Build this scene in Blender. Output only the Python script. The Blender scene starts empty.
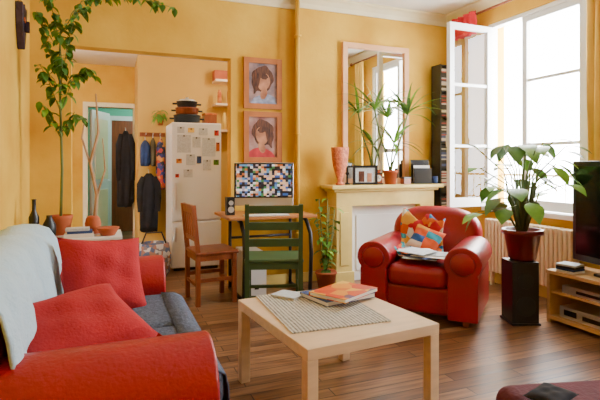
import bpy, math, random
from mathutils import Vector, Matrix
random.seed(7)
D=bpy.data; C=bpy.context
def link(o):
    C.scene.collection.objects.link(o); return o
# ---------------- materials ----------------
def newmat(name):
    m=D.materials.new(name); m.use_nodes=True
    nt=m.node_tree; b=nt.nodes['Principled BSDF']
    return m,nt,b
def rgba(c): return (c[0],c[1],c[2],1)
def pm(name,col,rough=.5,var=.12,scale=6,bump=0,bscale=40,metal=0,coat=0,stretch=None,col2=None,sheen=0):
    m,nt,b=newmat(name)
    tc=nt.nodes.new('ShaderNodeTexCoord'); mp=nt.nodes.new('ShaderNodeMapping')
    nt.links.new(tc.outputs['Object'],mp.inputs[0])
    if stretch: mp.inputs['Scale'].default_value=stretch
    n=nt.nodes.new('ShaderNodeTexNoise'); n.inputs['Scale'].default_value=scale; n.inputs['Detail'].default_value=4
    nt.links.new(mp.outputs[0],n.inputs['Vector'])
    r=nt.nodes.new('ShaderNodeValToRGB')
    r.color_ramp.elements[0].position=.3; r.color_ramp.elements[1].position=.7
    a=tuple(max(0,x*(1-var)) for x in col); c2=col2 or tuple(min(1,x*(1+var)) for x in col)
    r.color_ramp.elements[0].color=rgba(a); r.color_ramp.elements[1].color=rgba(c2)
    nt.links.new(n.outputs['Fac'],r.inputs[0]); nt.links.new(r.outputs[0],b.inputs['Base Color'])
    b.inputs['Roughness'].default_value=rough; b.inputs['Metallic'].default_value=metal
    b.inputs['Coat Weight'].default_value=coat; b.inputs['Coat Roughness'].default_value=.15
    b.inputs['Sheen Weight'].default_value=sheen
    if bump:
        n2=nt.nodes.new('ShaderNodeTexNoise'); n2.inputs['Scale'].default_value=bscale
        nt.links.new(mp.outputs[0],n2.inputs['Vector'])
        bp=nt.nodes.new('ShaderNodeBump'); bp.inputs['Strength'].default_value=bump; bp.inputs['Distance'].default_value=.01
        nt.links.new(n2.outputs['Fac'],bp.inputs['Height']); nt.links.new(bp.outputs[0],b.inputs['Normal'])
    return m
def cellmat(name,cols,scale,rough=.6,emit=0,kind='vor',mapscale=(1,1,1)):
    """patchwork of random colours"""
    m,nt,b=newmat(name)
    tc=nt.nodes.new('ShaderNodeTexCoord'); mp=nt.nodes.new('ShaderNodeMapping'); mp.inputs['Scale'].default_value=mapscale
    nt.links.new(tc.outputs['Object'],mp.inputs[0])
    if kind=='vor':
        v=nt.nodes.new('ShaderNodeTexVoronoi'); v.inputs['Scale'].default_value=scale
        nt.links.new(mp.outputs[0],v.inputs['Vector']); src=v.outputs['Color']
    else:
        s=nt.nodes.new('ShaderNodeVectorMath'); s.operation='SCALE'; s.inputs['Scale'].default_value=scale
        nt.links.new(mp.outputs[0],s.inputs[0])
        f=nt.nodes.new('ShaderNodeVectorMath'); f.operation='FLOOR'; nt.links.new(s.outputs[0],f.inputs[0])
        w=nt.nodes.new('ShaderNodeTexWhiteNoise'); nt.links.new(f.outputs[0],w.inputs['Vector']); src=w.outputs['Color']
    sx=nt.nodes.new('ShaderNodeSeparateColor'); nt.links.new(src,sx.inputs[0])
    r=nt.nodes.new('ShaderNodeValToRGB'); r.color_ramp.interpolation='CONSTANT'
    while len(r.color_ramp.elements)<len(cols): r.color_ramp.elements.new(.5)
    for i,c in enumerate(cols):
        r.color_ramp.elements[i].position=i/len(cols); r.color_ramp.elements[i].color=rgba(c)
    nt.links.new(sx.outputs[0],r.inputs[0]); nt.links.new(r.outputs[0],b.inputs['Base Color'])
    b.inputs['Roughness'].default_value=rough
    if emit:
        nt.links.new(r.outputs[0],b.inputs['Emission Color']); b.inputs['Emission Strength'].default_value=emit
    return m
M={}
M['wall']=pm('yellow_plaster',(.68,.355,.015),.85,.08,1.8,.15,30,col2=(.80,.51,.055))
M['wall2']=pm('tan_plaster',(.68,.42,.09),.85,.06,2)
M['turq']=pm('turquoise_plaster',(.12,.48,.33),.8,.06,2)
M['ceil']=pm('ceiling_white',(.84,.82,.76),.9,.03,2)
M['white']=pm('white_paint',(.84,.86,.87),.35,.03,3)
M['fridge']=pm('fridge_enamel',(.82,.86,.88),.3,.02,3)
M['cream']=pm('cream_paint',(.84,.76,.50),.45,.05,5)
M['mantle']=pm('mantel_paint',(.76,.58,.17),.5,.12,5)
M['steel']=pm('aluminium',(.75,.76,.78),.3,.03,3,metal=.8)
M['black']=pm('black_plastic',(.010,.010,.013),.35,.2,5)
M['blackm']=pm('black_metal',(.025,.03,.035),.4,.2,5,metal=.3)
M['red']=pm('red_leather',(.30,.003,.012),.34,.2,4,.25,45,coat=.15)
M['redsofa']=pm('red_leather_sofa',(.38,.005,.012),.40,.14,3,.3,60,coat=.1)
M['redcloth']=pm('red_cotton',(.40,.010,.016),.9,.14,6,.35,90)
M['burg']=pm('burgundy_velvet',(.10,.003,.012),.8,.2,5,.3,60)
M['blue']=pm('pale_blue_throw',(.46,.64,.74),.95,.08,5,.5,70,sheen=.2)
M['grey']=pm('grey_blue_cover',(.085,.11,.17),.95,.4,60,.6,120)
M['birch']=pm('birch_wood',(.80,.60,.38),.4,.08,5,stretch=(1,6,6))
M['birchy']=pm('birch_wood_y',(.62,.38,.17),.4,.08,5,stretch=(6,1,6))
M['brown']=pm('brown_wood',(.26,.065,.02),.4,.2,5,stretch=(6,6,1))
M['desk']=pm('desk_wood',(.46,.18,.05),.4,.15,5,stretch=(1,8,8))
M['green']=pm('green_paint',(.045,.10,.035),.45,.15,6)
M['frame']=pm('orange_wood_frame',(.44,.14,.03),.5,.15,8)
M['mframe']=pm('pale_pink_wood',(.80,.42,.20),.5,.08,6)
M['terra']=pm('terracotta',(.45,.10,.03),.8,.12,8)
M['redpot']=pm('red_glazed_pot',(.16,.005,.006),.3,.15,5,coat=.3)
M['leaf']=pm('leaf_green',(.09,.27,.02),.42,.3,9,col2=(.22,.48,.04))
M['leafd']=pm('leaf_dark',(.045,.15,.018),.45,.3,9,col2=(.10,.26,.03))
M['stem']=pm('stem_green',(.12,.18,.05),.6,.2,8)
M['bark']=pm('driftwood',(.45,.28,.15),.8,.2,12,.4,40)
M['soil']=pm('soil',(.04,.025,.015),.95,.3,30)
M['paper']=pm('paper',(.85,.84,.80),.8,.04,9)
M['paperg']=pm('paper_grey',(.55,.60,.64),.8,.15,60)
M['coat']=pm('black_cloth',(.012,.012,.016),.95,.3,9)
M['olive']=pm('olive_cloth',(.10,.08,.04),.95,.3,9)
M['bluecloth']=pm('blue_cloth',(.03,.06,.18),.9,.3,9)
M['orange']=pm('orange_cloth',(.65,.10,.02),.9,.3,18,col2=(.7,.3,.07))
M['curt']=pm('yellow_curtain',(.84,.54,.10),.85,.08,5)
M['redcurt']=pm('red_curtain',(.6,.01,.02),.85,.08,5)
M['radi']=pm('radiator_enamel',(.78,.63,.42),.4,.03,4)
M['skin']=pm('print_skin',(.34,.10,.04),.45,.35,9,col2=(.62,.29,.16))
M['hair']=pm('print_hair',(.04,.012,.008),.45,.4,25,col2=(.16,.05,.02),stretch=(3,1,.6))
M['pbg']=pm('print_background',(.08,.12,.20),.45,.5,7,col2=(.45,.28,.26))
M['pbg2']=pm('print_background_pink',(.34,.07,.08),.45,.4,7,col2=(.50,.34,.30))
M['pred']=pm('print_red',(.50,.02,.03),.6,.3,12)
M['pwhite']=pm('print_shirt',(.25,.28,.40),.5,.5,18)
M['mosaic']=cellmat('screen_mosaic',[(.01,.01,.015),(.4,.3,.2),(.03,.08,.25),(.6,.6,.65),(.35,.10,.03),(.005,.005,.01),(.04,.15,.05),(.6,.35,.2),(.01,.01,.012),(.08,.2,.35),(.02,.02,.03),(.3,.25,.3),(.01,.01,.01)],40,.3,1.2,'grid',(1,1,1.2))
M['patch']=cellmat('patchwork_cloth',[(.70,.12,.01),(.02,.20,.42),(.8,.4,.05),(.7,.7,.65),(.55,.01,.03),(.05,.35,.42),(.70,.12,.01)],13,.9)
M['patch2']=cellmat('striped_cushion_cloth',[(.02,.10,.35),(.70,.10,.02),(.75,.7,.6),(.03,.30,.40),(.7,.3,.03)],16,.9,0,'grid',(.4,1,.3))
M['cover']=cellmat('magazine_cover',[(.70,.07,.01),(.80,.32,.015),(.62,.02,.01),(.85,.52,.06),(.70,.15,.01),(.12,.06,.2)],11,.35)
M['spines']=cellmat('cd_spines',[(.02,.02,.02),(.5,.5,.5),(.3,.05,.04),(.05,.08,.2),(.02,.02,.02),(.6,.55,.4),(.04,.04,.04)],70,.4,0,'grid',(.01,.01,1))
M['bagpat']=cellmat('woven_bag',[(.1,.15,.3),(.6,.6,.62),(.2,.2,.25),(.4,.2,.15)],25,.8)
M['scarfp']=cellmat('patterned_scarf_cloth',[(.6,.08,.03),(.05,.06,.2),(.7,.3,.08),(.03,.03,.05),(.5,.05,.06)],22,.9)
M['vase']=pm('coral_mosaic',(.58,.09,.03),.5,.3,30,.6,60,col2=(.8,.24,.08))
M['dkmask']=pm('dark_carved_wood',(.04,.02,.04),.6,.4,20,.6,40)
m,nt,b=newmat('mirror_glass'); b.inputs['Metallic'].default_value=1; b.inputs['Roughness'].default_value=.01; b.inputs['Base Color'].default_value=(.9,.92,.92,1); M['mirror']=m
m,nt,b=newmat('window_glass'); t=nt.nodes.new('ShaderNodeBsdfTransparent'); g=nt.nodes.new('ShaderNodeBsdfGlossy'); g.inputs['Roughness'].default_value=.02
mx=nt.nodes.new('ShaderNodeMixShader'); mx.inputs[0].default_value=.06
nt.links.new(t.outputs[0],mx.inputs[1]); nt.links.new(g.outputs[0],mx.inputs[2]); nt.links.new(mx.outputs[0],nt.nodes['Material Output'].inputs[0]); M['glass']=m
m,nt,b=newmat('tv_screen'); b.inputs['Base Color'].default_value=(.006,.007,.01,1); b.inputs['Roughness'].default_value=.15; M['tv']=m
# floor
m,nt,b=newmat('floorboards')
tc=nt.nodes.new('ShaderNodeTexCoord'); br=nt.nodes.new('ShaderNodeTexBrick')
nt.links.new(tc.outputs['Object'],br.inputs['Vector'])
br.offset=.37; br.inputs['Scale'].default_value=1; br.inputs['Brick Width'].default_value=1.1; br.inputs['Row Height'].default_value=.09
br.inputs['Mortar Size'].default_value=.003; br.inputs['Mortar Smooth'].default_value=.1; br.inputs['Bias'].default_value=0
br.inputs['Color1'].default_value=(.15,.068,.030,1); br.inputs['Color2'].default_value=(.33,.175,.082,1); br.inputs['Mortar'].default_value=(.018,.009,.005,1)
mp=nt.nodes.new('ShaderNodeMapping'); mp.inputs['Scale'].default_value=(1.2,14,1); nt.links.new(tc.outputs['Object'],mp.inputs[0])
n=nt.nodes.new('ShaderNodeTexNoise'); n.inputs['Scale'].default_value=3; n.inputs['Detail'].default_value=6; nt.links.new(mp.outputs[0],n.inputs['Vector'])
rr=nt.nodes.new('ShaderNodeValToRGB'); rr.color_ramp.elements[0].position=.3; rr.color_ramp.elements[1].position=.7
rr.color_ramp.elements[0].color=(.45,.41,.37,1); rr.color_ramp.elements[1].color=(1.35,1.3,1.25,1); nt.links.new(n.outputs['Fac'],rr.inputs[0])
mu=nt.nodes.new('ShaderNodeMix'); mu.data_type='RGBA'; mu.blend_type='MULTIPLY'; mu.inputs['Factor'].default_value=1
nt.links.new(br.outputs['Color'],mu.inputs['A']); nt.links.new(rr.outputs[0],mu.inputs['B']); nt.links.new(mu.outputs['Result'],b.inputs['Base Color'])
r2=nt.nodes.new('ShaderNodeMapRange'); r2.inputs['To Min'].default_value=.22; r2.inputs['To Max'].default_value=.48; nt.links.new(n.outputs['Fac'],r2.inputs['Value']); nt.links.new(r2.outputs[0],b.inputs['Roughness'])
M['floor']=m
# woven runner
m,nt,b=newmat('woven_runner'); tc=nt.nodes.new('ShaderNodeTexCoord')
w=nt.nodes.new('ShaderNodeTexWave'); w.wave_type='BANDS'; w.bands_direction='X'; w.inputs['Scale'].default_value=17; w.inputs['Distortion'].default_value=1.2; w.inputs['Detail'].default_value=2
w2=nt.nodes.new('ShaderNodeTexNoise'); w2.inputs['Scale'].default_value=70
nt.links.new(tc.outputs['Object'],w.inputs['Vector']); nt.links.new(tc.outputs['Object'],w2.inputs['Vector'])
mm=nt.nodes.new('ShaderNodeMath'); mm.operation='MULTIPLY_ADD'; mm.inputs[1].default_value=.5; nt.links.new(w.outputs['Fac'],mm.inputs[0])
m3=nt.nodes.new('ShaderNodeMath'); m3.operation='MULTIPLY'; m3.inputs[1].default_value=.7; nt.links.new(w2.outputs['Fac'],m3.inputs[0]); nt.links.new(m3.outputs[0],mm.inputs[2])
r=nt.nodes.new('ShaderNodeValToRGB'); r.color_ramp.elements[0].position=.2; r.color_ramp.elements[1].position=.8; r.color_ramp.elements[0].color=(.15,.15,.14,1); r.color_ramp.elements[1].color=(.60,.57,.47,1)
nt.links.new(mm.outputs[0],r.inputs[0]); nt.links.new(r.outputs[0],b.inputs['Base Color']); b.inputs['Roughness'].default_value=.9
bp=nt.nodes.new('ShaderNodeBump'); bp.inputs['Strength'].default_value=.4; bp.inputs['Distance'].default_value=.01; nt.links.new(w.outputs['Fac'],bp.inputs['Height']); nt.links.new(bp.outputs[0],b.inputs['Normal'])
M['runner']=m

# ---------------- mesh builder ----------------
class MB:
    def __init__(s): s.v=[];s.f=[];s.mi=[];s.mats=[]
    def m(s,k):
        mt=M[k]
        if mt not in s.mats: s.mats.append(mt)
        return s.mats.index(mt)
    def addf(s,f,i): s.f.append(f); s.mi.append(i)
    def box(s,lo,hi,k,rot=None,piv=None):
        i=s.m(k); b=len(s.v)
        for z in (lo[2],hi[2]):
            for y in (lo[1],hi[1]):
                for x in (lo[0],hi[0]):
                    p=Vector((x,y,z))
                    if rot:
                        pv=Vector(piv) if piv else (Vector(lo)+Vector(hi))/2
                        p=rot@(p-pv)+pv
                    s.v.append(p)
        for q in ((0,2,3,1),(4,5,7,6),(0,1,5,4),(2,6,7,3),(0,4,6,2),(1,3,7,5)):
            s.addf(tuple(b+a for a in q),i)
    def tube(s,pts,rad,k,n=8,cap=True):
        i=s.m(k); pts=[Vector(p) for p in pts]
        if not hasattr(rad,'__len__'): rad=[rad]*len(pts)
        prev=None; rings=[]
        for j,p in enumerate(pts):
            t=(pts[min(j+1,len(pts)-1)]-pts[max(j-1,0)]).normalized()
            if prev is None:
                a=Vector((0,0,1)) if abs(t.z)<.9 else Vector((1,0,0))
                x=t.cross(a).normalized()
            else:
                x=(prev-t*prev.dot(t)).normalized()
            prev=x; y=t.cross(x)
            b=len(s.v); rings.append(b)
            for q in range(n):
                an=2*math.pi*q/n
                s.v.append(p+(x*math.cos(an)+y*math.sin(an))*rad[j])
        for a,b in zip(rings,rings[1:]):
            for q in range(n): s.addf((a+q,a+(q+1)%n,b+(q+1)%n,b+q),i)
        if cap:
            s.addf(tuple(rings[0]+q for q in range(n))[::-1],i); s.addf(tuple(rings[-1]+q for q in range(n)),i)
    def lathe(s,prof,c,k,n=24):
        i=s.m(k); c=Vector(c); rings=[]
        for r,z in prof:
            b=len(s.v); rings.append(b)
            for q in range(n):
                an=2*math.pi*q/n; s.v.append(c+Vector((r*math.cos(an),r*math.sin(an),z)))
        for a,b in zip(rings,rings[1:]):
            for q in range(n): s.addf((a+q,a+(q+1)%n,b+(q+1)%n,b+q),i)
        s.addf(tuple(rings[0]+q for q in range(n))[::-1],i); s.addf(tuple(rings[-1]+q for q in range(n)),i)
    def leaf(s,base,d,L,W,droop,k,seg=5,pw=.8,fold=.25,ymax=None):
        i=s.m(k); p=Vector(base); d=Vector(d).normalized(); rows=[]
        for j in range(seg+1):
            t=j/seg; w=W*.5*max(.03,math.sin(math.pi*min(1,t**pw)))
            sd=d.cross(Vector((0,0,1)))
            if sd.length<.05: sd=Vector((1,0,0))
            sd.normalize(); up=sd.cross(d)
            b=len(s.v); rows.append(b)
            tri=[p-sd*w+up*w*fold,p.copy(),p+sd*w+up*w*fold]
            if ymax is not None:
                for q in tri: q.y=min(q.y,ymax)
            s.v += tri
            d=(d+Vector((0,0,-droop/seg))).normalized(); p=p+d*L/seg
        for a,b in zip(rows,rows[1:]):
            s.addf((a,a+1,b+1,b),i); s.addf((a+1,a+2,b+2,b+1),i)
    def prism(s,pts,y0,y1,k,axis='y'):
        i=s.m(k); b=len(s.v); n=len(pts)
        for y in (y0,y1):
            for a,c in pts:
                s.v.append(Vector((a,y,c)) if axis=='y' else (Vector((y,a,c)) if axis=='x' else Vector((a,c,y))))
        s.addf(tuple(b+q for q in range(n)),i); s.addf(tuple(b+n+q for q in range(n))[::-1],i)
        for q in range(n): s.addf((b+q,b+n+q,b+n+(q+1)%n,b+(q+1)%n),i)
    def build(s,name,parent=None,smooth=False,bevel=0,loc=(0,0,0),rz=0,seg=2,rot=None,sub=0):
        me=D.meshes.new(name); me.from_pydata([tuple(v) for v in s.v],[],s.f)
        for mt in s.mats: me.materials.append(mt)
        for p,i in zip(me.polygons,s.mi): p.material_index=i; p.use_smooth=smooth
        import bmesh
        bm=bmesh.new(); bm.from_mesh(me); bmesh.ops.recalc_face_normals(bm,faces=bm.faces); bm.to_mesh(me); bm.free()
        o=link(D.objects.new(name,me)); o.location=loc; o.rotation_euler=rot or (0,0,rz)
        if bevel:
            bv=o.modifiers.new('b','BEVEL'); bv.width=bevel; bv.segments=seg; bv.limit_method='ANGLE'; bv.angle_limit=math.radians(40)
            for p in me.polygons: p.use_smooth=True
            wn=o.modifiers.new('w','WEIGHTED_NORMAL')
        if sub:
            sb=o.modifiers.new('s','SUBSURF'); sb.levels=sub; sb.render_levels=sub
        if parent: o.parent=parent
        return o
def empty(name,loc=(0,0,0),rz=0):
    e=link(D.objects.new(name,None)); e.location=loc; e.rotation_euler=(0,0,rz); e.empty_display_size=.1; return e
def bx(name,lo,hi,k,bevel=0,parent=None,loc=(0,0,0),rz=0,seg=2):
    b=MB(); b.box(lo,hi,k); return b.build(name,parent,False,bevel,loc,rz,seg)
def pillow(name,w,h,t,k,loc,rot,parent=None,n=16,wr=.012):
    b=MB(); i=b.m(k)
    for side in (1,-1):
        base=len(b.v)
        for a in range(n+1):
            for c in range(n+1):
                u=-1+2*a/n; v=-1+2*c/n
                x=u*w/2*(1-.09*(1-v*v)); y=v*h/2*(1-.09*(1-u*u))
                th=t/2*((1-u**4)*(1-v**4))**.55
                th+=wr*math.sin(7*u+3*v)*math.sin(5*v-2*u)*(1-u*u)*(1-v*v)
                b.v.append(Vector((x,y,side*th)))
        for a in range(n):
            for c in range(n):
                q=base+a*(n+1)+c
                b.addf((q,q+1,q+n+2,q+n+1) if side<0 else (q,q+n+1,q+n+2,q+1),i)
    o=b.build(name,parent,True,0,loc,0,2,rot)
    return o

# ---------------- room shell ----------------
LX=-.62; RX=3.68; BY=4.65; H=2.92; FY=-1.6
bx('floor',(-2.2,FY-.2,-.1),(4.0,10.2,0),'floor')
bx('ceiling',(LX-.2,FY-.2,H),(4.0,BY+.15,H+.1),'ceil')
bx('wall_left',(LX-.15,FY-.15,0),(LX,BY+.15,H),'wall')
bx('wall_front',(LX,FY-.15,0),(RX,FY,H),'wall')
b=MB(); b.box((LX,BY,0),(-.30,BY+.15,H),'wall'); b.box((-.30,BY,2.25),(1.126,BY+.15,H),'wall'); b.box((1.126,BY,0),(RX,BY+.15,H),'wall')
b.box((1.80,BY-.08,0),(RX,BY,H),'wall'); b.build('wall_back')
b=MB()
WZ0,WZ1=.76,2.66
W2=(-.1,.65)
for y0,y1 in ((FY,W2[0]),(W2[1],2.80),(3.92,BY)): b.box((RX,y0,0),(RX+.22,y1,H),'wall')
for y0,y1 in (W2,(2.80,3.92)):
    b.box((RX,y0,0),(RX+.22,y1,WZ0),'wall'); b.box((RX,y0,WZ1),(RX+.22,y1,H),'wall')
b.build('wall_right')
b=MB()
pr=[(0,0),(0,-.11),(.02,-.11),(.035,-.07),(.07,-.035),(.10,-.02),(.10,0)]
b.prism([(BY-.08-a,H+c) for a,c in pr],1.80,RX,'cream','x')
b.prism([(BY-a,H+c) for a,c in pr],LX,1.80,'cream','x')
b.prism([(RX-a,H+c) for a,c in pr],FY,BY,'cream','y')
b.build('trim_1')
bx('baseboard_back',(1.13,BY-.10,0),(2.05,BY-.08,.10),'mantle',.003)
bx('baseboard_left',(LX,FY,0),(LX+.015,BY,.10),'mantle',.003)
bx('baseboard_right',(RX-.015,FY,0),(RX,BY-.1,.10),'mantle',.003)
b=MB(); b.tube([(1.79,BY-.11,0),(1.79,BY-.11,H)],.022,'wall',12)
for z in (.5,1.5,2.5): b.box((1.76,BY-.14,z),(1.82,BY-.08,z+.02),'wall')
b.build('heating_pipe',smooth=True)
# kitchen + far room
b=MB()
b.box((-1.0,BY+.15,0),(-.9,7.0,2.55),'wall'); b.box((2.6,BY+.15,0),(2.7,6.2,2.55),'wall2')
b.build('wall_kitchen_side')
b=MB(); b.box((.34,6.2,0),(2.7,6.3,2.55),'wall2'); b.box((.34,6.3,0),(.44,7.0,2.55),'wall2')
b.build('wall_kitchen_back')
b=MB(); b.box((-1.0,7.0,0),(-.25,7.1,2.55),'wall'); b.box((-.25,7.0,1.98),(.32,7.1,2.55),'wall'); b.box((.32,7.0,0),(.44,7.1,2.55),'wall')
b.build('wall_hall')
bx('ceiling_kitchen',(-1.0,BY+.15,2.55),(2.7,7.1,2.65),'ceil')
b=MB(); b.box((-1.6,9.3,0),(1.9,9.4,2.6),'turq'); b.box((-1.7,7.1,0),(-1.6,9.4,2.6),'turq'); b.box((1.8,7.1,0),(1.9,9.4,2.6),'turq')
b.box((-1.7,7.1,0),(-1.0,7.12,2.6),'turq');b.box((.44,7.1,0),(1.9,7.12,2.6),'turq')
b.build('wall_bedroom'); bx('ceiling_bedroom',(-1.7,7.1,2.6),(1.9,9.4,2.7),'ceil')
b=MB(); b.box((-.31,6.97,0),(-.25,7.12,1.98),'cream'); b.box((.32,6.97,0),(.36,7.12,1.98),'cream'); b.box((-.31,6.97,1.98),(.36,7.12,2.04),'cream')
b.build('trim_2')
b=MB(); b.box((0,-.02,.02),(.56,.02,1.96),'white'); b.box((.08,-.028,.15),(.48,.028,.85),'cream'); b.box((.08,-.028,1.0),(.48,.028,1.85),'cream')
b.tube([(.51,-.06,.98),(.51,.06,.98)],.012,'steel')
b.build('door_1',bevel=.004,loc=(-.22,7.15,0),rz=math.radians(66))
b=MB(); b.box((.0,9.22,0),(.06,9.3,2.0),'white'); b.box((.62,9.22,0),(.70,9.3,2.0),'white'); b.box((.0,9.22,2.0),(.7,9.3,2.08),'white'); b.box((.06,9.25,0),(.62,9.29,2.0),'brown')
b.build('door_2')

# windows
def leaf_win(parent,name,w,z0,z1,loc,rz):
    b=MB(); t=.025; s=.055
    b.box((0,-t,z0),(s,t,z1),'white'); b.box((w-s,-t,z0),(w,t,z1),'white')
    b.box((s,-t,z0),(w-s,t,z0+.09),'white'); b.box((s,-t,z1-s),(w-s,t,z1),'white')
    for q in (1,2):
        z=z0+(z1-z0)*q/3; b.box((s,-.015,z-.014),(w-s,.015,z+.014),'white')
    b.box((w-.03,-t-.03,z0+.6),(w-.015,-t,z0+.72),'steel')
    o=b.build(name,parent,False,0,loc,rz)
    g=MB(); i=g.m('glass'); g.v+=[Vector((s,0,z0+.09)),Vector((w-s,0,z0+.09)),Vector((w-s,0,z1-s)),Vector((s,0,z1-s))]; g.addf((0,1,2,3),i); g.build(name+'_glass',parent,False,0,loc,rz)
def window(name,y0,y1,open_left,rw):
    e=empty(name,(0,0,0))
    b=MB(); X0,X1=RX+.01,RX+.09; f=.04
    b.box((X0,y0,WZ0),(X1,y0+f,WZ1-f),'white'); b.box((X0,y1-f,WZ0),(X1,y1,WZ1-f),'white')
    b.box((X0,y0,WZ1-f),(X1,y1,WZ1),'white'); b.box((X0-.07,y0-.03,WZ0-.03),(X1+.14,y1+.03,WZ0+.012),'white')
    b.build('frame',e)
    z0,z1=WZ0+.02,WZ1-f
    if open_left: leaf_win(e,'leaf_open',.54,z0,z1,(RX-.0,y1-.03,0),math.radians(181))
    else: leaf_win(e,'leaf_a',(y1-y0)/2-f,z0,z1,(RX+.05,y1-f,0),math.radians(-90))
    leaf_win(e,'leaf_b',rw,z0,z1,(RX+.05,y0+f,0),math.radians(90))
    b=MB(); xr=RX+.19
    b.tube([(xr,y0,1.10),(xr,y1,1.10)],.012,'radi'); b.tube([(xr,y0,.85),(xr,y1,.85)],.008,'radi')
    yy=y0+.06
    while yy<y1: b.tube([(xr,yy,.85),(xr,yy,1.10)],.005,'radi',6); yy+=.1
    b.build('railing',e,True)
window('window_1',2.80,3.92,True,.66)
window('unseen_fill_window',W2[0],W2[1],False,.33)  # out of view, added and sized for its fill light on the room
def curtain(name,y0,y1,z0,z1,x,k,folds,amp):
    b=MB(); i=b.m(k); n=folds*8; m=8
    for a in range(m+1):
        z=z1+(z0-z1)*a/m
        for q in range(n+1):
            t=q/n; b.v.append(Vector((x+amp*math.sin(t*folds*2*math.pi)*(.6+.4*a/m),y0+(y1-y0)*t+.01*math.sin(a+q),z)))
    for a in range(m):
        for q in range(n):
            c=a*(n+1)+q; b.addf((c,c+1,c+n+2,c+n+1),i)
    o=b.build(name,None,True); s=o.modifiers.new('s','SOLIDIFY'); s.thickness=.004
    return o
curtain('yellow_curtain',2.45,2.72,.55,2.765,3.58,'curt',4,.03)
curtain('red_curtain',3.93,4.30,2.56,2.80,3.53,'redcurt',4,.03)
b=MB(); b.tube([(3.60,2.3,2.79),(3.60,4.45,2.79)],.012,'brown',10)
for y in (2.4,4.35): b.tube([(3.60,y,2.79),(3.68,y,2.79)],.01,'brown',8)
b.lathe([(.01,0),(.025,.01),(.02,.04),(.005,.05)],(3.6,2.3,2.77),'brown',12); b.build('curtain_rod',smooth=True)
b=MB()
y=2.84
while y<3.80:
    b.box((3.54,y,.14),(3.64,y+.035,.66),'radi'); y+=.045
b.box((3.56,2.84,.60),(3.62,3.83,.64),'radi'); b.box((3.56,2.84,.16),(3.62,3.83,.20),'radi')
b.box((3.56,2.9,0),(3.60,2.93,.15),'radi'); b.box((3.56,3.74,0),(3.60,3.77,.15),'radi'); b.box((3.6,3.3,.4),(3.679,3.33,.43),'radi')
b.build('radiator',bevel=.008)

# ---------------- sofa ----------------
e=empty('red_sofa',(0,0,0))
def arm_profile(cx,r,hw,zc,z0):
    pts=[(cx-hw,z0),(cx-hw,zc-r*.75)]
    for q in range(17):
        a=math.radians(222-q*(264/16)); pts.append((cx+r*math.cos(a),zc+r*math.sin(a)))
    pts+=[(cx+hw,zc-r*.75),(cx+hw,z0)]
    return pts
for nm,cy in (('arm_near',1.66),('arm_far',3.20)):
    b=MB(); b.prism(arm_profile(cy,.165,.125,.455,.06),-.52,.33,'redsofa','x'); b.build(nm,e,True,.03,seg=4)
bx('base',(-.55,1.76,.07),(.36,3.10,.27),'redsofa',.02,e)
b=MB(); b.prism([(-.58,.07),(-.33,.07),(-.27,.45),(-.31,.74),(-.34,.80),(-.40,.835),(-.50,.835),(-.55,.80),(-.575,.72)],1.58,3.28,'redsofa','y'); b.build('backrest',e,True,.02,seg=3)
for j,(y0,y1) in enumerate(((1.81,2.43),(2.44,3.05))):
    bx('seat_cushion_%d'%(j+1),(-.30,y0,.26),(.42,y1,.42),'grey',.05,e,seg=4)
b=MB(); i=b.m('grey'); n=40
for a in range(n+1):
    y=1.83+1.2*a/n
    for (x,z) in ((.30,.425),(.38,.418),(.425,.39),(.437,.33),(.44,.22),(.442,.10)):
        b.v.append(Vector((x+.008*math.sin(a*.9)*(z<.35),y,z)))
for a in range(n):
    for q in range(5):
        c=a*6+q; b.addf((c,c+1,c+7,c+6),i)
o=b.build('seat_cover_skirt',e,True); s=o.modifiers.new('s','SOLIDIFY'); s.thickness=.006
prof=[(-.232,.42),(-.25,.52),(-.275,.68),(-.30,.765),(-.34,.825),(-.40,.856),(-.47,.862),(-.54,.845),(-.585,.79)]
b=MB(); i=b.m('blue'); n=60
for a in range(n+1):
    y=1.60+1.62*a/n
    for j,(x,z) in enumerate(prof):
        w=.012*math.sin(a*.55+j*.5)+.008*math.sin(a*1.3-j)+.006*math.sin(a*.2)
        b.v.append(Vector((min(x+w*(1 if j<6 else .3)+.01,x+.03) if j<7 else x,y,z+.007*math.sin(a*.4+j))))
for a in range(n):
    for q in range(len(prof)-1):
        c=a*len(prof)+q; b.addf((c,c+1,c+1+len(prof),c+len(prof)),i)
o=b.build('throw',e,True); s=o.modifiers.new('s','SOLIDIFY'); s.thickness=.012
for x,y in ((.28,1.66),(.28,3.2),(-.5,1.66),(-.5,3.2)):
    b=MB(); b.lathe([(.02,0),(.03,.065)],(x,y,0),'brown',12); b.build('foot',e,True)
pillow('red_cushion',.46,.44,.15,'redcloth',(-.02,2.82,.60),(math.radians(62),math.radians(6),math.radians(22)))
pillow('red_cushion',.54,.42,.16,'redcloth',(-.13,2.04,.565),(math.radians(21),math.radians(-5),math.radians(28)))

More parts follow.
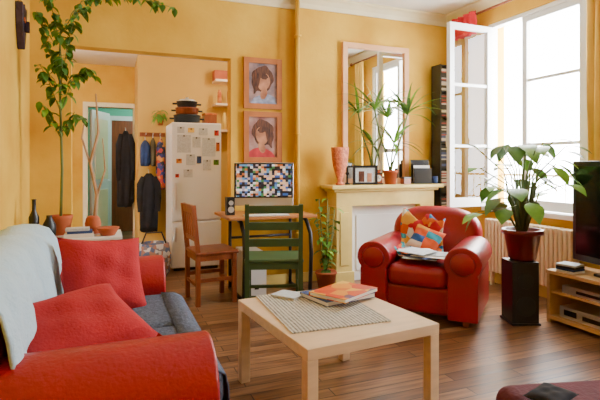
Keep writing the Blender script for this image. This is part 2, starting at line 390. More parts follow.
# ---------------- coffee table ----------------
TR=math.radians(5.5)
e=empty('coffee_table',(1.065,2.24,0),TR)
bx('top',(-.355,-.41,.40),(.355,.41,.45),'birch',.004,e)
for j,(x,y) in enumerate(((-1,-1),(1,-1),(-1,1),(1,1))):
    cx=x*.328; cy=y*.383; bx('leg_%d'%(j+1),(cx-.026,cy-.026,0),(cx+.026,cy+.026,.40),'birch',.003,e)
b=MB(); b.box((-.25,-.32,0),(.25,.32,.006),'runner'); b.build('woven_table_runner',loc=(1.02,2.30,.451),rz=math.radians(-2))
def book(name,loc,rz,w,h,t,cov):
    e=empty(name,loc,rz)
    bx('pages',(-w/2+.004,-h/2+.004,.003),(w/2-.002,h/2-.004,t-.003),'paper',0,e)
    bx('cover_top',(-w/2,-h/2,t-.003),(w/2,h/2,t),cov,.001,e); bx('cover_bottom',(-w/2,-h/2,0),(w/2,h/2,.003),cov,.001,e)
    bx('spine',(-w/2-.002,-h/2,0),(-w/2+.002,h/2,t),cov,.001,e)
book('art_book',(1.20,2.43,.458),math.radians(-78),.25,.34,.026,'bluecloth')
book('illustrated_book',(1.22,2.39,.485),math.radians(-62),.24,.32,.022,'cover')
book('paperback_book',(.95,2.55,.4585),math.radians(35),.12,.16,.012,'paperg')

# ---------------- armchair ----------------
AC=(2.49,3.34,0); AR=math.radians(-49)
e=empty('red_leather_armchair',AC,AR); e.scale=(1.08,1.04,1.0)
for nm,cx in (('arm_left',.315),('arm_right',-.315)):
    b=MB(); b.prism(arm_profile(cx,.125,.10,.47,.05),-.40,.30,'red','y'); b.build(nm,e,True,.025,seg=4)
    b=MB(); b.tube([(cx,-.40,.47),(cx,-.412,.47)],[.085,.075],'red',24); b.build(nm+'_scroll',e,True)
bx('base',(-.24,-.36,.06),(.24,.34,.27),'red',.03,e,seg=3)
bx('seat_cushion',(-.215,-.40,.26),(.215,.24,.43),'red',.06,e,seg=5)
pts=[(-.34,.08)]
for q in range(21):
    a=math.pi-math.pi*q/20; pts.append((.36*(1 if math.cos(a)>0 else -1)*abs(math.cos(a))**.7,.56+.27*abs(math.sin(a))**.75))
pts.append((.34,.08))
b=MB(); b.prism(pts,-.12,.10,'red','y'); b.build('backrest',e,True,.075,loc=(0,.30,0),rot=(math.radians(-7),0,0),seg=6)
for x,y in ((-.33,-.33),(.33,-.33),(-.3,.3),(.3,.3)):
    b=MB(); b.lathe([(.022,0),(.03,.06)],(x,y,0),'brown',12); b.build('foot',e,True)
b=MB(); i=b.m('patch'); n=18
prof=[(.155,.74),(.145,.65),(.13,.56),(.09,.49),(.02,.462),(-.08,.452),(-.18,.450),(-.24,.448)]
for a in range(n+1):
    x=-.24+.36*a/n
    for j,(y,z) in enumerate(prof):
        k=.010*math.sin(a*1.1+j*.8)+.008*math.sin(a*2.3-j)
        ex=0
        if x<-.17: ex=(-.17-x)*1.0
        b.v.append(Vector((x-.02*math.sin(j*.9),y-abs(k)-(.02 if j<3 else 0)+.03*math.sin(a*.5)*(j>5),z+abs(k)+ex+(.0 if j else .03*math.sin(a*.7)))))
for a in range(n):
    for q in range(len(prof)-1):
        c=a*len(prof)+q; b.addf((c,c+1,c+1+len(prof),c+len(prof)),i)
o=b.build('patchwork_throw',None,True,loc=AC,rz=AR); s=o.modifiers.new('s','SOLIDIFY'); s.thickness=.008; s.offset=1
pillow('striped_cushion',.26,.24,.09,'patch2',(2.50,3.38,.57),(math.radians(50),math.radians(18),math.radians(-55)))
b=MB()
for j in range(7):
    a=random.uniform(-.6,.6); cx=random.uniform(-.07,.09); cy=random.uniform(-.08,.04); z=.003+j*.008
    b.box((cx-.13,cy-.10,z),(cx+.13,cy+.10,z+.004),('paper','paperg','bluecloth','paper','paperg','paper','paperg')[j],Matrix.Rotation(a,3,'Z')@Matrix.Rotation(random.uniform(-.06,.06),3,'X'))
b.build('newspaper_pile',loc=(2.34,3.18,.465),rz=math.radians(-49))

# ---------------- fireplace ----------------
e=empty('fireplace_mantel',(0,0,0)); FB=BY-.082
b=MB(); b.box((2.05,4.27,.955),(3.40,FB,.995),'mantle'); b.build('shelf',e,bevel=.008)
b=MB(); b.box((2.09,4.31,.925),(3.36,FB,.955),'mantle'); b.build('moulding',e,bevel=.01)
b=MB(); b.box((2.13,4.34,.78),(3.32,FB,.925),'mantle'); b.build('frieze',e,bevel=.004)
for nm,x in (('pilaster_left',2.13),('pilaster_right',3.14)):
    b=MB(); b.box((x,4.34,0),(x+.18,FB,.78),'mantle'); b.box((x-.015,4.32,0),(x+.195,FB,.12),'mantle'); b.box((x+.04,4.332,.18),(x+.14,4.34,.72),'mantle'); b.build(nm,e,bevel=.004)
b=MB(); b.box((2.31,4.43,0),(3.14,4.45,.78),'white'); b.box((2.40,4.42,.1),(3.05,4.43,.68),'white'); b.build('fire_screen_panel',e,bevel=.003)
e=empty('wall_mirror',(0,0,0)); y0,y1=FB-.045,FB-.002
b=MB(); x0,x1,z0,z1=2.30,3.12,1.0,2.50; f=.055
b.box((x0,y0,z0),(x0+f,y1,z1),'mframe'); b.box((x1-f,y0,z0),(x1,y1,z1),'mframe'); b.box((x0+f,y0,z1-f),(x1-f,y1,z1),'mframe'); b.box((x0+f,y0,z0),(x1-f,y1,z0+f),'mframe')
b.build('frame',e); bx('glass',(x0+.05,FB-.02,z0+.05),(x1-.05,FB-.012,z1-.05),'mirror',0,e)
mz=.996
b=MB(); prof=[(.045,0),(.05,.015),(.028,.03),(.028,.05),(.055,.12),(.078,.20),(.092,.30),(.098,.38),(.092,.385),(.085,.30),(.05,.14),(.01,.08)]
b.lathe(prof,(0,0,0),'vase',24); o=b.build('coral_vase',smooth=True,loc=(2.20,4.40,mz)); o.scale=(1,.6,1)
e=empty('photo_frame',(2.47,4.36,mz),math.radians(-14))
b=MB(); b.box((-.13,-.01,0),(.13,.01,.025),'black');b.box((-.13,-.01,.175),(.13,.01,.20),'black');b.box((-.13,-.01,.025),(-.105,.01,.175),'black');b.box((.105,-.01,.025),(.13,.01,.175),'black'); b.build('frame',e)
bx('print',(-.11,-.004,.02),(.11,.004,.18),'paperg',0,e); bx('print_figure_a',(-.07,-.006,.03),(-.01,-.004,.14),'hair',0,e); bx('print_figure_b',(.02,-.006,.03),(.07,-.004,.12),'skin',0,e)
bx('stand',(-.02,.01,0),(.02,.07,.01),'black',0,e)
b=MB(); b.lathe([(.03,0),(.032,.01),(.01,.02),(.01,.10),(.022,.11),(.022,.125),(.012,.125),(.012,.19),(.003,.195)],(0,0,0),'blackm',16); b.build('candlestick',smooth=True,loc=(2.32,4.47,mz))
b=MB(); b.box((-.045,-.03,0),(.045,.03,.06),'brown'); b.box((-.048,-.033,.06),(.048,.033,.075),'black'); b.build('small_keepsake_box',loc=(2.965,4.36,mz),rz=.1)
b=MB(); b.lathe([(.03,0),(.034,.05),(.032,.08),(.026,.08),(.024,.02)],(0,0,0),'bluecloth',16); b.build('small_cup',smooth=True,loc=(3.345,4.36,mz))
e=empty('mantel_clock',(2.64,4.40,mz),math.radians(-10))
b=MB(); b.box((-.045,-.025,0),(.045,.025,.11),'brown'); b.box((-.052,-.03,0),(.052,.03,.012),'black'); b.box((-.05,-.028,.11),(.05,.028,.12),'black'); b.build('case',e)
b=MB(); b.tube([(0,-.025,.065),(0,-.03,.065)],.034,'paper',24); b.box((-.002,-.032,.065),(.002,-.0301,.092),'black'); b.box((0,-.032,.063),(.02,-.0301,.067),'black'); b.build('dial',e)
# dracaena
e=empty('potted_dracaena',(2.78,4.37,mz))
b=MB(); b.lathe([(.055,0),(.075,.12),(.082,.12),(.084,.15),(.072,.15),(.070,.13)],(0,0,0),'terra',28); b.lathe([(.07,.125),(.01,.132)],(0,0,0),'soil',20); b.build('pot',e,True)
b=MB(); YM=.13
def crown(b,c,n,L,w=.038,droop=1.2,up=.8):
    for j in range(n):
        a=j*2.399+random.uniform(-.2,.2); el=up*random.uniform(0,2.2)
        dy=math.sin(a)
        if dy>0: dy*=.2
        else: dy*=.7
        b.leaf(c,(math.cos(a),dy,el),L*random.uniform(.75,1.15),w,droop*random.uniform(.7,1.4),random.choice(('leaf','leaf','leafd')),9,.55,.2,YM)
b.tube([(0,0,.12),(-.05,0,.32),(-.14,0,.55),(-.19,0,.78)],[.012,.010,.009,.008],'stem')
b.tube([(0,0,.12),(.05,-.01,.3),(.14,-.02,.55),(.20,-.02,.74)],[.011,.010,.009,.008],'stem')
b.tube([(0,0,.12),(0,-.03,.3),(.02,-.04,.45)],[.010,.009,.008],'stem')
crown(b,(-.19,0,.78),15,.50); crown(b,(.20,-.02,.74),15,.50); crown(b,(.02,-.04,.42),12,.40)
b.build('foliage',e,True)
b=MB(); b.box((-.10,-.05,0),(.10,.05,.02),'black'); b.box((-.10,.03,.02),(.10,.05,.26),'black',Matrix.Rotation(-.1,3,'X')); b.box((-.09,-.01,.02),(.09,.0,.2),'paper'); b.box((-.10,-.05,.02),(.10,-.035,.17),'black'); b.box((-.08,.005,.02),(.06,.015,.22),'black')
b.build('letter_rack',loc=(3.18,4.38,mz),rz=math.radians(-15))
e=empty('cd_tower',(3.52,4.44,0))
b=MB(); w=.10; d=.08
b.box((-w,-d,0),(-w+.015,d,2.32),'blackm'); b.box((w-.015,-d,0),(w,d,2.32),'blackm'); b.box((-w,d-.01,0),(w,d,2.32),'blackm')
for j in range(9): b.box((-w,-d,.02+j*.285),(w,d,.035+j*.285),'blackm')
b.build('shelves',e)
b=MB()
for j in range(8):
    z=.036+j*.285; b.box((-w+.02,-d+.002,z),(w-.02,d-.02,z+.24),'spines')
b.build('discs',e)

# ---------------- desk & computer ----------------
e=empty('computer_desk',(0,0,0))
bx('top',(.95,3.98,.725),(1.76,4.60,.75),'desk',.004,e)
for nm,x in (('frame_left',1.09),('frame_right',1.71)):
    b=MB(); b.tube([(x,4.56,.015),(x,4.0,.015)],.015,'blackm'); 
    b.tube([(x,4.03,.02),(x,4.00,.40),(x,4.02,.58),(x,4.12,.69),(x,4.30,.715)],.018,'blackm',10)
    b.tube([(x,4.54,.02),(x,4.54,.72)],.016,'blackm')
    b.build(nm,e,True)
b=MB(); b.tube([(1.09,4.54,.5),(1.71,4.54,.5)],.012,'blackm'); b.build('crossbar',e,True)
e=empty('desktop_computer',(1.345,4.27,.751),math.radians(-17))
bx('body',(-.275,-.02,.075),(.275,.02,.47),'steel',.006,e); bx('bezel',(-.272,-.024,.145),(.272,-.019,.467),'black',.002,e)
bx('screen',(-.255,-.027,.158),(.255,-.0235,.455),'mosaic',0,e)
b=MB(); b.box((-.09,.02,.008),(.09,.045,.30),'steel',Matrix.Rotation(-.15,3,'X')); b.box((-.09,-.10,0),(.09,.09,.008),'steel'); b.build('stand',e)
bx('computer_keyboard',(-.2,-.055,0),(.2,.055,.012),'white',.004,loc=(1.30,4.055,.751),rz=math.radians(-6))
b=MB(); b.box((-.035,-.04,0),(.035,.04,.16),'black'); b.tube([(0,-.04,.11),(0,-.046,.11)],.022,'steel',14); b.tube([(0,-.04,.05),(0,-.046,.05)],.028,'steel',14)
b.build('desktop_speaker',loc=(1.02,4.25,.751))
b=MB(); b.box((-.09,-.2,0),(.09,.2,.42),'white'); b.box((-.07,-.205,.3),(.07,-.2,.36),'steel'); b.box((-.02,-.204,.1),(.02,-.2,.12),'black'); b.build('computer_tower',loc=(1.22,4.28,.0),bevel=.006)

# ---------------- chairs ----------------
def chair(name,loc,rz,k,w=.42,d=.40,H_=.88,sh=.45,slats=3,vert=False):
    e=empty(name,loc,rz)
    b=MB(); t=.018
    for sx in (-1,1):
        x=sx*(w/2-t)
        b.box((x-t,d/2-2*t,0),(x+t,d/2,sh-.02),k)
        b.box((x-t,-d/2,0),(x+t,-d/2+2*t,sh),k)
        b.box((x-t*.9,-d/2,sh),(x+t*.9,-d/2+2*t,H_),k,Matrix.Rotation(.10,3,'X'),(x,-d/2+t,sh))
        b.box((x-.01,-d/2+t,.20),(x+.01,d/2-t,.23),k); b.box((x-.01,-d/2+t,sh-.07),(x+.01,d/2-t,sh-.02),k)
    for y in (-d/2+t,d/2-t): b.box((-w/2+t,y-.01,sh-.07),(w/2-t,y+.01,sh-.02),k); b.box((-w/2+t,y-.01,.16),(w/2-t,y+.01,.185),k)
    b.build('legs_and_posts',e)
    bx('seat',(-w/2-.005,-d/2-.0,sh-.02),(w/2+.005,d/2+.02,sh+.008),k,.01,e)
    b=MB(); R=Matrix.Rotation(.10,3,'X'); piv=(0,-d/2+t,sh)
    if vert:
        b.box((-w/2+t,-d/2+.008,H_-.07),(w/2-t,-d/2+.028,H_-.0),k,R,piv); b.box((-w/2+t,-d/2+.008,sh+.10),(w/2-t,-d/2+.028,sh+.14),k,R,piv)
        for q in range(5):
            x=-.13+q*.065; b.box((x-.012,-d/2+.01,sh+.14),(x+.012,-d/2+.025,H_-.07),k,R,piv)
    else:
        for q in range(slats):
            z=H_-.01-q*.13; b.box((-w/2+t,-d/2+.008,z-.06),(w/2-t,-d/2+.028,z),k,R,piv)
    b.build('back_slats',e)
chair('green_wooden_chair',(1.25,3.70,0),math.radians(-18),'green',.45,.38,.90,.46,3)
chair('brown_wooden_chair',(.85,4.28,0),math.radians(-84),'brown',.38,.36,.86,.45,3,True)

# ---------------- wall pictures ----------------
def portrait(name,zc,variant):
    e=empty(name,(1.45,BY-.001,zc)); w,h,f=.20,.255,.052
    b=MB()
    b.box((-w,-.03,-h),(-w+f,0,h),'frame'); b.box((w-f,-.03,-h),(w,0,h),'frame'); b.box((-w+f,-.03,h-f),(w-f,0,h),'frame'); b.box((-w+f,-.03,-h),(w-f,0,-h+f),'frame'); b.build('frame',e)
    bx('print_background',(-w+f,-.012,-h+f),(w-f,-.004,h-f),'pbg2' if variant else 'pbg',0,e)
    X=w-f-.001; Z=h-f-.001
    def blob(nm,cx,cz,rx,rz_,y,k,tilt=0,jag=0):
        b=MB(); pts=[]; ct,st=math.cos(tilt),math.sin(tilt)
        for q in range(36):
            t=2*math.pi*q/36; r=1+jag*math.sin(5*t+cx*40)+jag*.6*math.sin(9*t)
            a,c=rx*math.cos(t)*r,rz_*math.sin(t)*r
            pts.append((max(-X,min(X,cx+a*ct-c*st)),max(-Z,min(Z,cz+a*st+c*ct))))
        b.prism(pts,y,y+.0008,k,'y'); b.build(nm,e)
    s=1 if variant else -1; tl=.28*s
    blob('print_hair',s*.005,.045,.115,.135,-.0130,'hair',tl,.05)
    blob('print_shoulders',-s*.02,-.215,.15,.11,-.0140,'pred' if variant else 'pwhite',-tl*.4,.02)
    blob('print_neck',-s*.01,-.10,.035,.06,-.0150,'skin',tl)
    blob('print_face',-s*.012,.015,.062,.088,-.0160,'skin',tl,.012)
    blob('print_fringe',s*.012,.088,.070,.035,-.0170,'hair',tl*1.6,.05)
    blob('print_hair_side',s*.062,-.01,.022,.10,-.0175,'hair',tl,.06)
portrait('framed_portrait',2.02,0); portrait('framed_portrait',1.48,1)

# ---------------- kitchen ----------------
e=empty('refrigerator',(.94,5.82,0))
bx('body',(-.28,-.26,.03),(.28,.28,1.68),'fridge',.015,e); bx('freezer_door',(-.28,-.31,.04),(.28,-.262,.56),'fridge',.012,e); bx('main_door',(-.28,-.31,.575),(.28,-.262,1.68),'fridge',.012,e)
bx('handle_upper',(-.25,-.34,.70),(-.225,-.31,1.0),'steel',.005,e); bx('handle_lower',(-.25,-.34,.34),(-.225,-.31,.5),'steel',.005,e); bx('feet',(-.25,-.25,0),(.25,.25,.03),'black',0,e)
b=MB()
for x,z,w,h,k in ((-.22,1.34,.15,.20,'paperg'),(-.05,1.40,.09,.12,'paperg'),(.06,1.30,.15,.21,'paperg'),(-.23,1.22,.06,.05,'orange'),(-.12,1.20,.10,.12,'paperg'),(.0,1.22,.05,.08,'bluecloth'),(.2,1.54,.05,.06,'pred'),(-.1,1.57,.07,.05,'curt'),(-.22,1.56,.08,.07,'paperg'),(.02,1.54,.10,.08,'paperg'),(.07,1.14,.09,.12,'paperg'),(.22,1.36,.04,.1,'terra'),(.19,1.2,.06,.06,'leafd'),(-.24,1.06,.04,.04,'pred'),(-.15,1.06,.1,.09,'paperg')):
    b.box((x,-.313,z),(x+w,-.3105,z+h),k)
    b.box((x+w/2-.008,-.318,z+h-.02),(x+w/2+.008,-.313,z+h-.004),'black')
b.build('notes',e)
b=MB()
for (z,r,h,k) in ((0,.15,.10,'blackm'),(.105,.13,.08,'brown'),(.19,.115,.07,'blackm')):
    b.lathe([(r*.85,z),(r,z+.02),(r,z+h*.85),(r+.006,z+h*.85),(r+.006,z+h)],(0,0,0),k,24); b.tube([(-r,0,z+h*.6),(-r-.05,0,z+h*.6)],.011,'black'); b.tube([(r,0,z+h*.6),(r+.05,0,z+h*.6)],.011,'black')
b.lathe([(.12,.26),(.08,.285),(.02,.295),(.02,.31)],(0,0,0),'steel',20)
b.build('stacked_cooking_pots',smooth=True,loc=(.86,5.72,1.681))
b=MB(); b.box((-.07,-.1,0),(.07,.1,.12),'brown'); b.box((-.075,-.105,.12),(.075,.105,.14),'orange'); b.build('wooden_box',loc=(1.145,5.83,1.681))
e=empty('kitchen_shelf',(0,0,0)); b=MB()
for z in (1.62,1.95,2.25): b.box((1.25,5.95,z),(1.95,6.19,z+.025),'birch')
b.box((1.25,6.0,1.5),(1.27,6.19,1.62),'birch'); b.build('boards',e)
b=MB()
for j in range(10):
    x=1.31+j*.062; z=1.646 if j%2 else 1.976; r=random.uniform(.025,.035); hh=random.uniform(.12,.22)
    b.lathe([(r,0),(r,hh*.8),(r*.6,hh*.88),(r*.6,hh)],(x,6.02,z),random.choice(('orange','terra','paper','brown','pred','curt')),12)
b.build('jars',e,True)
b=MB(); b.box((1.25,6.02,2.276),(1.44,6.17,2.40),'terra'); b.box((1.48,6.02,2.276),(1.6,6.17,2.36),'pred'); b.build('boxes',e)
def garment(name,loc,w,h,k,dep=.1,rz=0,sleeves=True,ph=0):
    b=MB(); i=b.m(k); n=32; m=12
    for a in range(m+1):
        t=a/m; ww=w*(.25+.75*min(1,(t*5)**.7))/2*(1+.08*math.sin(3*t+ph)); dd=dep*(.3+.7*min(1,t*3))/2
        for q in range(n):
            an=2*math.pi*q/n; f=1+.22*t*math.sin(6*an+t*3+ph)
            b.v.append(Vector((ww*math.cos(an)*f,-dep*.62+dd*math.sin(an)*f,-h*t-(.05*h*math.sin(3*an+ph) if a==m else 0))))
    for a in range(m):
        for q in range(n): b.addf((a*n+q,a*n+(q+1)%n,(a+1)*n+(q+1)%n,(a+1)*n+q),i)
    b.addf(tuple(range(n)),i); b.addf(tuple(m*n+q for q in range(n)),i)
    if sleeves:
        for s in (-1,1):
            b.tube([(s*w*.28,-dep*.6,-.05),(s*w*.46,-dep*.75,-h*.2),(s*w*.50,-dep*.85,-h*.45),(s*w*.46,-dep*.8,-h*.68)],[.035,.045,.04,.034],k,10)
    b.tube([(0,-dep*.5,-.02),(0,-dep*.4,.03),(0,0,.04)],.006,'steel',6)
    return b.build(name,None,True,loc=loc,rz=rz)
garment('patterned_scarf',(.60,6.17,1.52),.10,.60,'scarfp',.10,0,False,1)
garment('black_jacket',(.46,6.17,1.10),.21,.68,'coat',.13,0,True,2)
garment('blue_jacket',(.42,6.17,1.50),.10,.30,'bluecloth',.10,0,False,.5)
garment('olive_cardigan',(.51,6.16,1.53),.06,.33,'olive',.08,0,False,1.7)
garment('dark_overcoat',(.22,6.93,1.66),.18,.98,'coat',.12,0,True,0)
b=MB(); b.box((.36,6.18,1.55),(.66,6.2,1.60),'brown')
for x in (.43,.515,.60): b.tube([(x,6.18,1.575),(x,6.13,1.585)],.008,'steel')
b.build('coat_rack')
b=MB(); b.lathe([(.14,0),(.175,.06),(.185,.22),(.155,.36),(.14,.36),(.155,.22),(.02,.08)],(0,0,0),'bagpat',24); b.tube([(-.13,0,.34),(-.08,0,.47),(.08,0,.47),(.13,0,.34)],.009,'black'); b.build('woven_basket',smooth=True,loc=(.46,5.40,0))
b=MB()
for j in range(24):
    a=random.uniform(3.3,6.1); b.leaf((0,-.05,random.uniform(-.05,.05)),(math.cos(a),math.sin(a),random.uniform(-.3,1)),random.uniform(.08,.18),.04,1.8,'leaf')
b.lathe([(.03,-.13),(.05,-.02),(.045,-.02)],(0,-.05,0),'terra',16); b.build('hanging_wall_planter',smooth=True,loc=(.60,6.19,1.82))

# ---------------- TV corner ----------------
e=empty('tv_stand',(0,0,0)); x0,x1,y0,y1=3.13,3.50,1.55,2.72
b=MB(); b.box((x0-.01,y0,.375),(x1,y1,.40),'birchy'); b.box((x0,y0,.03),(x1,y1-.02,.055),'birchy'); b.box((x0,y1-.025,.0),(x1,y1,.375),'birchy'); b.box((x0,y0,0),(x1,y0+.025,.375),'birchy'); b.box((x0,2.10,.055),(x1,2.125,.375),'birchy'); b.box((x1-.01,y0,.055),(x1,y1,.375),'birchy'); b.box((x0+.02,2.125,.225),(x1-.01,2.695,.24),'birchy')
b.build('cabinet',e)
b=MB(); b.box((3.17,2.22,.056),(3.46,2.64,.14),'steel'); b.box((3.165,2.25,.08),(3.17,2.45,.11),'black'); b.box((3.165,2.5,.08),(3.17,2.6,.12),'black'); b.build('video_recorder')
b=MB(); b.box((3.17,2.24,.241),(3.46,2.62,.30),'steel'); b.box((3.165,2.28,.26),(3.17,2.5,.28),'black'); b.build('dvd_player')
e=empty('television',(3.32,2.27,.401),math.radians(-8))
bx('cabinet',(-.035,-.48,.07),(.05,.40,.83),'black',.01,e); bx('screen',(-.04,-.44,.12),(-.034,.36,.79),'tv',0,e); bx('foot',(-.1,-.2,0),(.12,.14,.02),'black',.005,e); bx('neck',(-.01,-.08,.02),(.03,.04,.10),'black',0,e)
b=MB()
for j,(k) in enumerate(('paper','bluecloth','black','paperg')): b.box((-.065,-.07,j*.016),(.065,.07,j*.016+.014),k,Matrix.Rotation(.07*j,3,'Z'))
b.build('disc_case_stack',loc=(3.205,2.58,.402))
b=MB(); b.box((-.10,-.10,0),(.10,.10,.47),'black'); b.tube([(-.0,-.10,.33),(-.0,-.108,.33)],.06,'blackm',20); b.tube([(-.0,-.10,.14),(0,-.108,.14)],.075,'blackm',20); b.box((-.11,-.115,0),(.11,.11,.015),'black')
b.build('floor_speaker',loc=(2.94,2.80,0),rz=math.radians(-22),bevel=.006)
e=empty('potted_philodendron',(2.965,2.80,.471))
b=MB(); b.lathe([(.085,0),(.10,.02),(.13,.20),(.15,.20),(.152,.235),(.135,.235),(.13,.21)],(0,0,0),'redpot',28); b.lathe([(.13,.205),(.01,.215)],(0,0,0),'soil',20); b.build('pot',e,True)
b=MB(); rp=random.Random(21)
for j in range(48):
    a=j*2.399+rp.uniform(-.3,.3); r=.10+.30*rp.random(); h=.40+.52*rp.random()-.35*max(0,r-.2)
    x,y=math.cos(a)*r,math.sin(a)*r*.9
    if x>.24: x=.24
    b.tube([(x*.08,y*.08,.2),(x*.4,y*.4,.2+h*.55),(x,y,h)],[.007,.005,.004],'stem',6)
    b.leaf((x,y,h),(math.cos(a)*.9+rp.uniform(-.3,.3),math.sin(a)*.9-.25+rp.uniform(-.3,.3),rp.uniform(-.7,.6)),rp.uniform(.15,.21),rp.uniform(.11,.145),.9,rp.choice(('leaf','leaf','leafd')),7,.70,.10)
b.build('foliage',e,True)
e=empty('potted_ivy',(1.95,4.20,0))
b=MB(); b.lathe([(.07,0),(.10,.16),(.11,.16),(.10,.18),(.09,.17)],(0,0,0),'terra',24); b.lathe([(.09,.15),(.01,.16)],(0,0,0),'soil',16); b.build('pot',e,True)
b=MB()
for j in range(7):
    a=j*.9; top=Vector((.10*math.cos(a),.08*math.sin(a),random.uniform(.6,.88)))
    pts=[Vector((0,0,.15)),Vector((top.x*.5,top.y*.5,.4)),top]; b.tube(pts,.004,'stem',6)
    for q in range(14):
        t=q/13; p=pts[0].lerp(pts[1],t*2) if t<.5 else pts[1].lerp(pts[2],t*2-1); an=random.uniform(0,6.28)
        b.leaf(p,(math.cos(an),math.sin(an),.2),random.uniform(.07,.12),.045,1,random.choice(('leaf','leafd')),4)
b.build('foliage',e,True)

# ---------------- left corner ----------------
TZ=.66
e=empty('side_table',(0,0,0)); bx('top',(-.58,3.88,TZ-.025),(.10,4.30,TZ),'white',.004,e)
for j,(x,y) in enumerate(((-.55,3.91),(.07,3.91),(-.55,4.27),(.07,4.27))): bx('leg_%d'%j,(x-.02,y-.02,0),(x+.02,y+.02,TZ-.025),'white',.003,e)
bx('shelf',(-.53,3.93,.25),(.05,4.25,.27),'white',.002,e)
e=empty('ficus_tree',(-.34,4.14,TZ+.001))
b=MB(); b.lathe([(.06,0),(.085,.13),(.09,.15),(.08,.15),(.075,.13)],(0,0,0),'terra',24); b.lathe([(.075,.12),(.01,.13)],(0,0,0),'soil',16); b.build('pot',e,True)
b=MB()
def branch(pts,r,nl,L):
    pts=[Vector(p) for p in pts]; b.tube(pts,[r*(1-.6*i/(len(pts)-1)) for i in range(len(pts))],'stem',6)
    for q in range(nl):
        t=random.uniform(.15,1)*(len(pts)-1); i=min(int(t),len(pts)-2); p=pts[i].lerp(pts[i+1],t-i)
        an=random.uniform(0,6.28); dy=math.sin(an)
        b.leaf(p,(math.cos(an),dy,random.uniform(-.8,.5)),L*random.uniform(.7,1.25),L*.52,1.2,random.choice(('leaf','leafd','leafd')),4)
LL=.095
b.tube([(0,0,.1),(.01,0,.5),(0,0,.9),(-.01,0,1.3),(.0,0,1.6)],[.011,.010,.009,.008,.006],'stem')
branch([(0,0,.75),(-.08,-.03,.92),(-.14,-.05,1.02)],.004,16,LL)
branch([(0,0,.78),(.1,-.04,.95),(.16,-.06,.88)],.004,18,LL)
branch([(0,0,.95),(.08,-.05,1.18),(.18,-.06,1.30),(.24,-.08,1.22)],.004,32,LL)
branch([(0,0,.95),(-.08,-.05,1.18),(-.14,-.06,1.30)],.004,30,LL)
branch([(0,0,1.15),(-.08,-.08,1.45),(-.15,-.12,1.68)],.004,36,LL)
branch([(0,0,1.15),(.05,-.06,1.45),(.1,-.08,1.66),(.18,-.1,1.76)],.004,36,LL)
branch([(0,0,1.05),(.02,-.12,1.3),(.0,-.16,1.55)],.004,32,LL)
branch([(0,0,1.55),(.15,-.05,1.81),(.4,-.08,1.89),(.65,-.1,1.86),(.85,-.12,1.82)],.004,50,LL)
branch([(0,0,1.45),(-.06,-.1,1.76),(-.12,-.15,2.0)],.004,34,LL)
b.build('foliage',e,True)
b=MB(); b.tube([(0,0,0),(.03,0,.3),(-.02,.01,.55),(.04,0,.8),(.02,-.02,1.1)],[.014,.013,.012,.010,.006],'bark'); b.tube([(-.02,.01,.55),(-.08,0,.75),(-.06,0,.9)],[.009,.007,.004],'bark'); b.tube([(.03,0,.3),(.09,0,.5),(.07,0,.75)],[.009,.007,.004],'bark')
b.lathe([(.05,0),(.06,.08),(.05,.12),(.03,.14)],(0,0,0),'terra',16); b.build('driftwood_branch',smooth=True,loc=(-.11,4.12,TZ+.001))
b=MB(); b.lathe([(.03,0),(.035,.01),(.035,.16),(.014,.21),(.014,.28),(.018,.29)],(0,0,0),'black',18); b.lathe([(.0355,.04),(.0355,.11)],(0,0,0),'paper',18); b.build('wine_bottle',smooth=True,loc=(-.50,3.96,TZ+.001))
b=MB(); b.lathe([(.05,0),(.08,.05),(.085,.06),(.07,.055),(.02,.02)],(0,0,0),'terra',20); b.build('small_bowl',smooth=True,loc=(.0,3.98,TZ+.001))
b=MB(); b.box((-.1,-.06,0),(.1,.06,.03),'paper'); b.box((-.08,-.05,.03),(.09,.06,.05),'bluecloth'); b.box((-.09,-.05,.05),(.07,.05,.07),'paperg'); b.build('letter_stack',loc=(-.20,3.95,TZ+.001))
b=MB(); b.lathe([(.03,0),(.045,.03),(.045,.10),(.02,.15),(.02,.17)],(0,0,0),'blackm',16); b.build('dark_jar',smooth=True,loc=(-.40,3.95,TZ+.001))
b=MB(); b.prism([(-.10,.16),(-.05,.13),(0,.17),(.05,.13),(.10,.16),(.09,.02),(.05,-.08),(0,-.17),(-.05,-.08),(-.09,.02)],0,.05,'dkmask','x')
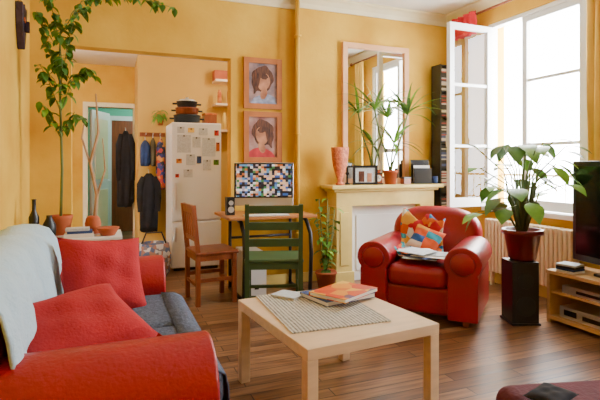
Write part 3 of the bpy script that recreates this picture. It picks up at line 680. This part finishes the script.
b.prism([(-.06,.06),(-.02,.05),(-.03,.02),(-.06,.03)],.05,.06,'terra','x'); b.prism([(.06,.06),(.02,.05),(.03,.02),(.06,.03)],.05,.06,'terra','x'); b.prism([(-.015,.04),(.015,.04),(.02,-.04),(-.02,-.04)],.05,.08,'dkmask','x')
b.build('carved_wall_mask',loc=(LX+.001,4.05,2.22),bevel=.006)

# foreground chair (mostly out of frame)
e=empty('burgundy_lounge_chair',(1.53,1.07,0),math.radians(-15))
bx('seat_cushion',(-.29,-.26,.24),(.26,.26,.40),'burg',.06,e,seg=5); bx('base',(-.26,-.24,.06),(.24,.24,.26),'burg',.02,e)
bx('backrest',(-.22,-.38,.10),(.26,-.26,.80),'burg',.05,e,seg=4)
for x in (-.2,.18):
    for y in (-.2,.2):
        b=MB(); b.lathe([(.018,0),(.025,.06)],(x,y,0),'brown',12); b.build('foot',e,True)
pillow('black_pouch',.16,.12,.03,'coat',(1.40,1.20,.417),(.0,.0,.3),wr=.003)

# ---------------- lighting ----------------
w=D.worlds.new('World'); C.scene.world=w; w.use_nodes=True
bg=w.node_tree.nodes['Background']; bg.inputs[0].default_value=(.97,.985,1,1); bg.inputs[1].default_value=40
for y0,y1 in ((2.80,3.92),W2):
    l=D.lights.new('window_portal','AREA'); l.shape='RECTANGLE'; l.size=WZ1-WZ0; l.size_y=y1-y0
    l.cycles.is_portal=True
    o=link(D.objects.new('window_portal',l)); o.location=(RX+.2,(y0+y1)/2,(WZ0+WZ1)/2); o.rotation_euler=(0,math.radians(90),0)
def pt(name,loc,e,col=(1,.85,.65),r=.15):
    l=D.lights.new(name,'POINT'); l.energy=e; l.color=col; l.shadow_soft_size=r; o=link(D.objects.new(name,l)); o.location=loc
pt('kitchen_fill',(1.6,5.3,2.3),24,(1,.95,.86)); pt('hall_fill',(-.4,5.8,2.35),12); pt('bedroom_fill',(.9,8.2,2.3),40,(.9,1,.95))  # added fill lights brightening the back rooms, not actual lamps
cd=D.cameras.new('camera'); cam=link(D.objects.new('camera',cd)); cam.location=(0,0,1.2); cam.rotation_euler=(math.radians(90),0,math.radians(-21.8))
cd.sensor_width=36; cd.lens=28.8; cd.shift_y=-35/600; cd.clip_start=.02
C.scene.camera=cam
